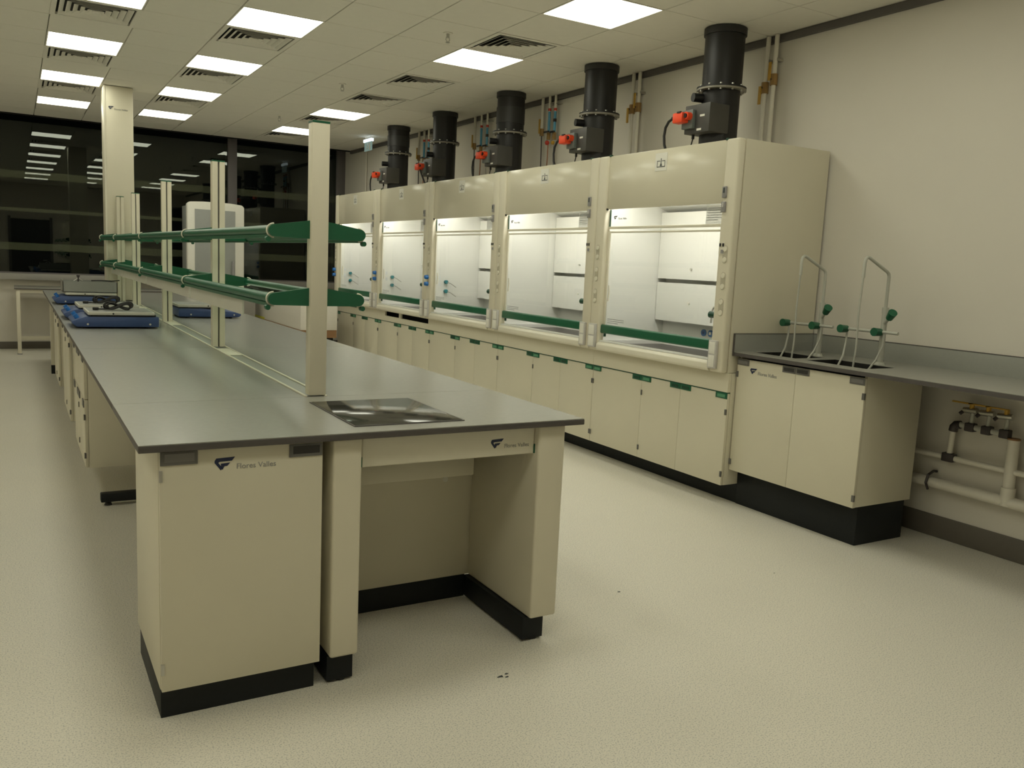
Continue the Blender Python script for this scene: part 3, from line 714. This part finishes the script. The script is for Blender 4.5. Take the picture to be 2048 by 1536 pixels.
for (ys_, nm) in (((4.83,4.70,4.595),'left of the second duct'),((6.29,6.13,5.99),'left of the middle duct'),((7.86,7.70,7.56),'left of the fourth duct')):
    wall_pipe(ys_[0],'short',2.83,'short white wall pipe ending in a brass valve, %s' % nm)
    wall_pipe(ys_[1],'blue_red',2.80,'wall pipe with blue sleeve and red wheel, %s' % nm)
    wall_pipe(ys_[2],'blue_black',2.79,'wall pipe with blue sleeve and black collar, %s' % nm)
t = thing('conduit', 'thin white conduit running down the wall beside the exit sign', 'conduit', (WX-.02, 9.9, 2.4))
MB().cyl((WX-.016,9.9,2.40),(WX-.016,9.9,H-.003),.010,n=8).build('tube', 'pipe_white', t); bx(WX-.05,WX-.002,9.85,9.93,2.36,2.40).build('junction', 'fit_dark', t)
# exit sign
t = thing('exit_sign', 'small lit green and white running-man exit sign hanging from the ceiling', 'exit sign', (3.99, 8.82, H))
bx(3.965, 4.005, 8.67, 8.97, 3.075, 3.115).build('housing', 'exit_lamp', t)
pf = bx(3.982, 3.988, 8.675, 8.965, 2.955, 3.075).build('face', 'exit_face', t)
for y in (8.72, 8.92): MB().cyl((3.985,y,3.115),(3.985,y,H-.002),.006,n=8).build('hanger', 'white', t)
m_ = MB(); X_ = 3.9805; yc = 8.84
m_.cyl((X_,yc,3.052),(X_+.001,yc,3.052),.010,n=10)
for (p,q) in (((yc,3.04),(yc+.012,3.005)),((yc+.012,3.005),(yc-.02,2.985)),((yc+.012,3.005),(yc+.03,2.975)),((yc,3.035),(yc-.028,3.015)),((yc,3.035),(yc+.03,3.02))):
    m_.tube([(X_,p[0],p[1]),(X_,q[0],q[1])],.004,5)
m_.box(X_-.001,X_,yc-.10,yc-.06,2.965,3.06); m_.build('running_figure', 'white', pf)

# ================================================================== SINK BENCH
ZS = 1.0
sb_ = thing('sink_worktop', 'grey worktop with dark edge, upstand and two black sinks along the right wall', 'worktop', (4.0, 0, ZS))
X0 = 3.63; YE = -4.0+.35; ya_, yb_ = YE, 1.258
holes = [(3.76,4.02,.88,1.21),(3.76,4.02,.38,.80)]
def slab(z0,z1,m,nm):
    m_ = MB(); m_.box(X0,3.76,ya_,yb_,z0,z1); m_.box(4.02,WX-.025,ya_,yb_,z0,z1); m_.box(3.76,4.02,ya_,.38,z0,z1); m_.box(3.76,4.02,.80,.88,z0,z1); m_.box(3.76,4.02,1.21,yb_,z0,z1); return m_.build(nm,m,sb_)
slab(ZS-.026,ZS-.003,'edge_dark','core'); slab(ZS-.003,ZS,'top_grey','laminate_face')
bx(WX-.025, WX-.003, ya_, yb_, ZS-.026, 1.112).build('upstand', 'splash', sb_, bevel=.001)
bx(WX-.026, WX-.002, ya_, yb_, 1.112, 1.116).build('upstand_edge', 'edge_dark', sb_)
bx(X0, WX-.026, yb_, yb_+.008, ZS-.026, 1.112).build('end_upstand', 'splash', sb_)
bx(X0, WX-.026, yb_-.001, yb_+.009, 1.112, 1.116).build('upstand_edge', 'edge_dark', sb_); bx(X0-.006, X0, yb_-.002, yb_+.009, ZS-.026, 1.116).build('upstand_edge', 'edge_dark', sb_)
for i,(xa,xb,ya,yb) in enumerate(holes):
    t = thing('sink_basin', 'black sink basin let into the side worktop, %s' % ('next to the fume hoods','second from the fume hoods')[i], 'sink', ((xa+xb)/2,(ya+yb)/2,ZS-.17), 'black sink basins')
    m_ = MB(); e = .006; m_.box(xa+.0005,xa+e,ya+.0005,yb-.0005,ZS-.17,ZS-.001); m_.box(xb-e,xb-.0005,ya+.0005,yb-.0005,ZS-.17,ZS-.001); m_.box(xa+e,xb-e,ya+.0005,ya+e,ZS-.17,ZS-.001); m_.box(xa+e,xb-e,yb-e,yb-.0005,ZS-.17,ZS-.001); m_.box(xa+.0005,xb-.0005,ya+.0005,yb-.0005,ZS-.176,ZS-.17)
    m_.build('bowl', 'basin', t); MB().cyl(((xa+xb)/2,(ya+yb)/2,ZS-.1699),((xa+xb)/2,(ya+yb)/2,ZS-.165),.03,n=16).build('drain', 'steel', t)
def tap(y, label, flip):
    x = 4.085
    t = thing('laboratory_tap', label, 'tap', (x,y,ZS), 'swan-neck taps at the sinks')
    MB().cyl((x,y,ZS),(x,y,ZS+.014),.030,.024,16).build('base', 'tap_grey', t, smooth=True)
    MB().cyl((x,y,ZS+.014),(x,y,1.315),.0165,n=14).build('pillar', 'tap_grey', t, smooth=True)
    MB().cyl((x,y,1.30),(x,y,1.335),.019,n=14).build('swivel', 'tap_grey', t, smooth=True)
    MB().tube([(x,y,1.33),(x,y,1.510),(x-.006,y,1.528),(x-.020,y,1.540),(x-.185,y,1.612),(x-.205,y,1.616),(x-.220,y,1.606),(x-.226,y,1.585),(x-.226,y,1.50)], .0095, 10).build('spout', 'tap_grey', t, smooth=True)
    MB().tube([(x-.226,y,1.51),(x-.228,y+.006,1.30),(x-.232,y-.004,1.10),(x-.235,y+.01,ZS-.12)], .0055, 8).build('hose', 'hose', t, smooth=True)
    MB().cyl((x-.008,y-.010,1.245),(x-.030,y-.055,1.285),.011,n=10).build('valve_stem', 'tap_grey', t, smooth=True)
    MB().cyl((x-.028,y-.050,1.275),(x-.048,y-.085,1.310),.020,.026,12).build('valve_knob', 'green', t, smooth=True)
    MB().cyl((x-.03,y+.235,1.192),(x-.03,y-.120,1.192),.0095,n=10).build('cross_bar', 'tap_grey', t, smooth=True)
    for d_ in (.235,.0):
        MB().cyl((x-.028,y+d_,1.19),(x-.085,y+d_,1.192),.022,.025,12).build('valve_knob', 'green', t, smooth=True)
    for d_,e in ((.225,-.02),(-.03,.03)):
        MB().tube([(x-.03,y+d_,1.185),(x-.032,y+d_,1.11),(x-.06,y+d_+e*.5,1.03),(x-.12,y+d_+e,ZS-.05)], .0062, 8).build('nozzle_hose', 'hose', t, smooth=True)
tap(.985, 'swan-neck tap with green knobs at the sink next to the fume hoods', 1)
tap(.535, 'swan-neck tap with green knobs at the second sink from the hoods', 1)
# sink cabinet
t = thing('sink_cabinet', 'cream two-door cupboard on a tall dark plinth below the sinks', 'cabinet', (3.95,.78,0))
XS = 3.66
bx(XS+.021, 4.17, .324, 1.230, .235, .815).build('body', 'cream', t)
for (p_,q_) in ((.305,.323),(1.231,1.247)): bx(XS+.021, 4.17, p_, q_, .235, ZS-.027).build('side_panel', 'cream', t, bevel=.001)
bx(3.745, 4.16, .33, 1.25, 0, .235).build('plinth', 'plinth', t, bevel=.002)
ds = [.300, .778, 1.248]
for i in (0,1):
    d_ = bx(XS, XS+.020, ds[i]+.001, ds[i+1]-.001, .235, ZS-.040).build('door', 'cream', t, bevel=.002)
    for (h0,h1,deep) in ((ds[i]+.002,ds[i]+.10,i == 1),(ds[i+1]-.10,ds[i+1]-.002,i == 0)):
        h_ = bx(XS-.004, XS, h0, h1, ZS-.080, ZS-.042).build('handle', 'handle_grey', d_, bevel=.001)
        bx(XS-.0055, XS-.003, h0+.010, h1-.010, ZS-.071, ZS-.050).build('recess', 'handle_deep' if deep else 'handle_lid', h_)
    hy = ds[0] if i == 0 else ds[2]
    for z in (.86, .29): bx(XS-.005, XS+.006, hy-.004 if i == 0 else hy-.014, hy+.012 if i == 0 else hy+.002, z-.018, z+.018).build('hinge', 'handle_grey', d_)
logo(d_, (XS-.0002,1.135,.875), (0,-1,0), (0,0,1), .055, (-1,0,0), .030, mt='print_grey', gap=1.15)

# pipes below the sink worktop
XP = WX-.06
t = thing('gas_manifold', 'white pipe manifold with three yellow-lever valves under the side worktop', 'pipe', (XP,0,.5))
MB().cyl((XP,.60,.497),(XP,YE+.2,.505),.016,n=12).build('supply_pipe', 'pipe_white', t, smooth=True)
bx(XP-.024, XP+.024, .155, .225, .475, .525).build('tee', 'fit_dark', t, bevel=.006)
MB().cyl((XP,.19,.52),(XP,.185,.66),.016,n=12).build('riser', 'pipe_white', t, smooth=True)
MB().tube([(XP,.185,.655),(XP,.182,.680),(XP,.170,.695),(XP,.145,.699)],.024,10).build('elbow', 'fit_dark', t, smooth=True)
MB().cyl((XP,.15,.699),(XP,-.13,.693),.016,n=12).build('header', 'tap_grey', t, smooth=True)
for i,y in enumerate((.085,-.01,-.11)):
    bx(XP-.024, XP+.024, y-.026, y+.026, .672, .720).build('tee', 'fit_dark', t, bevel=.006)
    MB().cyl((XP,y,.715),(XP-.01,y-.01,.785),.011,n=10).build('branch', 'hose', t, smooth=True)
    v_ = MB().cyl((XP-.01,y-.035,.793),(XP-.01,y+.045,.788),.017,n=10).build('valve', 'steel', t, smooth=True)
    MB().cyl((XP-.012,y+.04,.787),(XP-.03,y+.055,.765),.010,n=8).build('hose_tail', 'fit_dark', v_)
    MB().cyl((XP-.01,y,.80),(XP-.01,y,.828),.013,n=10).build('stem', 'yellow', v_)
    bx(XP-.018, XP-.004, y-.01, y+.115, .824, .832).build('lever', 'yellow', v_)
t = thing('drain_pipe', 'thick white waste pipe clipped low on the wall under the side worktop', 'pipe', (XP,0,.3))
MB().cyl((XP,.60,.335),(XP,YE+.2,.305),.032,n=16).build('main_run', 'pipe_white', t, smooth=True)
MB().tube([(XP-.02,.285,.29),(XP-.045,.285,.33),(XP-.03,.285,.375),(XP+.02,.285,.395),(XP+.05,.285,.39)],.008,6).build('bracket', 'fit_dark', t, smooth=True)
MB().cyl((XP,-.165,.33),(XP,-.160,.675),.030,n=16).build('standpipe', 'pipe_white', t, smooth=True)
MB().cyl((XP,-.160,.672),(XP,-.160,.680),.033,n=16).build('pipe_end', 'wood', t); MB().cyl((XP,-.165,.31),(XP,-.164,.41),.037,n=16).build('branch_socket', 'pipe_white', t, smooth=True)
MB().cyl((XP,-.33,.31),(XP,-.328,.44),.037,n=16).build('branch_socket', 'pipe_white', t, smooth=True)

# ================================================================== FAR END OF THE ROOM
t = thing('side_table', 'cream-framed table with pale top below the windows', 'table', (1.0, 10.6, 0))
bx(-.31, 2.3, 10.28, 10.92, .868, .892).build('tabletop', 'top_grey', t, bevel=.002); bx(-.31, 2.3, 10.276, 10.28, .866, .880).build('edge_strip', 'edge_dark', t)
bx(-.29, 2.28, 10.30, 10.33, .82, .868).build('rail', 'cream_post', t); bx(-.29, 2.28, 10.87, 10.90, .82, .868).build('rail', 'cream_post', t)
for x in (-.29, 2.24):
    for y in (10.29, 10.86):
        l_ = bx(x, x+.045, y, y+.045, .015, .868).build('leg', 'cream_post', t, bevel=.003); bx(x-.006, x+.051, y-.006, y+.051, 0, .015).build('foot', 'grey_plastic', l_)
bx(-.25, 2.26, 10.87, 10.895, .14, .19).build('stretcher', 'cream_post', t)
t = thing('tall_freezer', 'tall white freezer with grey door panel standing near the windows', 'freezer', (2.14, 10.1, 0))
pr = [(1.765,.06),(2.53,.06),(2.53,2.105),(2.50,2.135),(2.33,2.152),(1.98,2.152),(1.80,2.140),(1.765,2.11)]
MB().prism(pr, 'y', 9.80, 9.90).build('front_frame', 'white', t, bevel=.010)
pr2 = [(1.775,.06),(2.52,.06),(2.52,2.09),(2.31,2.125),(1.98,2.125),(1.775,2.09)]
MB().prism(pr2, 'y', 9.90, 10.27).build('body', 'panel_and_shade_grey', t, bevel=.006)  # grey here puts the shade on the white cabinet's side into the colour
bx(1.865, 2.405, 9.788, 9.80, .45, 2.045).build('door_panel', 'panel_and_shade_grey', t, bevel=.004)
bx(1.865, 2.405, 9.788, 9.80, .16, .42).build('lower_grille', 'grey_plastic', t, bevel=.004)
bx(2.36, 2.385, 9.755, 9.788, 1.0, 1.35).build('door_handle', 'grey_plastic', t, bevel=.004)
bx(1.80, 2.50, 9.86, 10.25, 0, .06).build('base', 'black', t)
t = thing('white_crate', 'long white carton on a wooden board and black trolley beyond the bench', 'crate', (3.05, 9.1, 0))
bx(2.81, 3.29, 7.95, 10.3, .540, .935).build('shell', 'white_box', t, bevel=.004)
bx(2.805, 3.285, 7.96, 10.3, .44, .540).build('board', 'wood', t)
bx(2.806, 2.809, 9.75, 10.3, .54, .57).build('tape_strip', 'yellow_tape', t)
bx(2.83, 3.26, 8.02, 10.25, .36, .44).build('trolley_frame', 'plinth', t)
for x in (2.85, 3.20):
    for y in (8.08, 10.15): bx(x, x+.04, y, y+.04, .08, .36).build('trolley_leg', 'plinth', t); MB().cyl((x+.005,y+.02,.04),(x+.035,y+.02,.04),.04,n=14).build('castor', 'black', t)
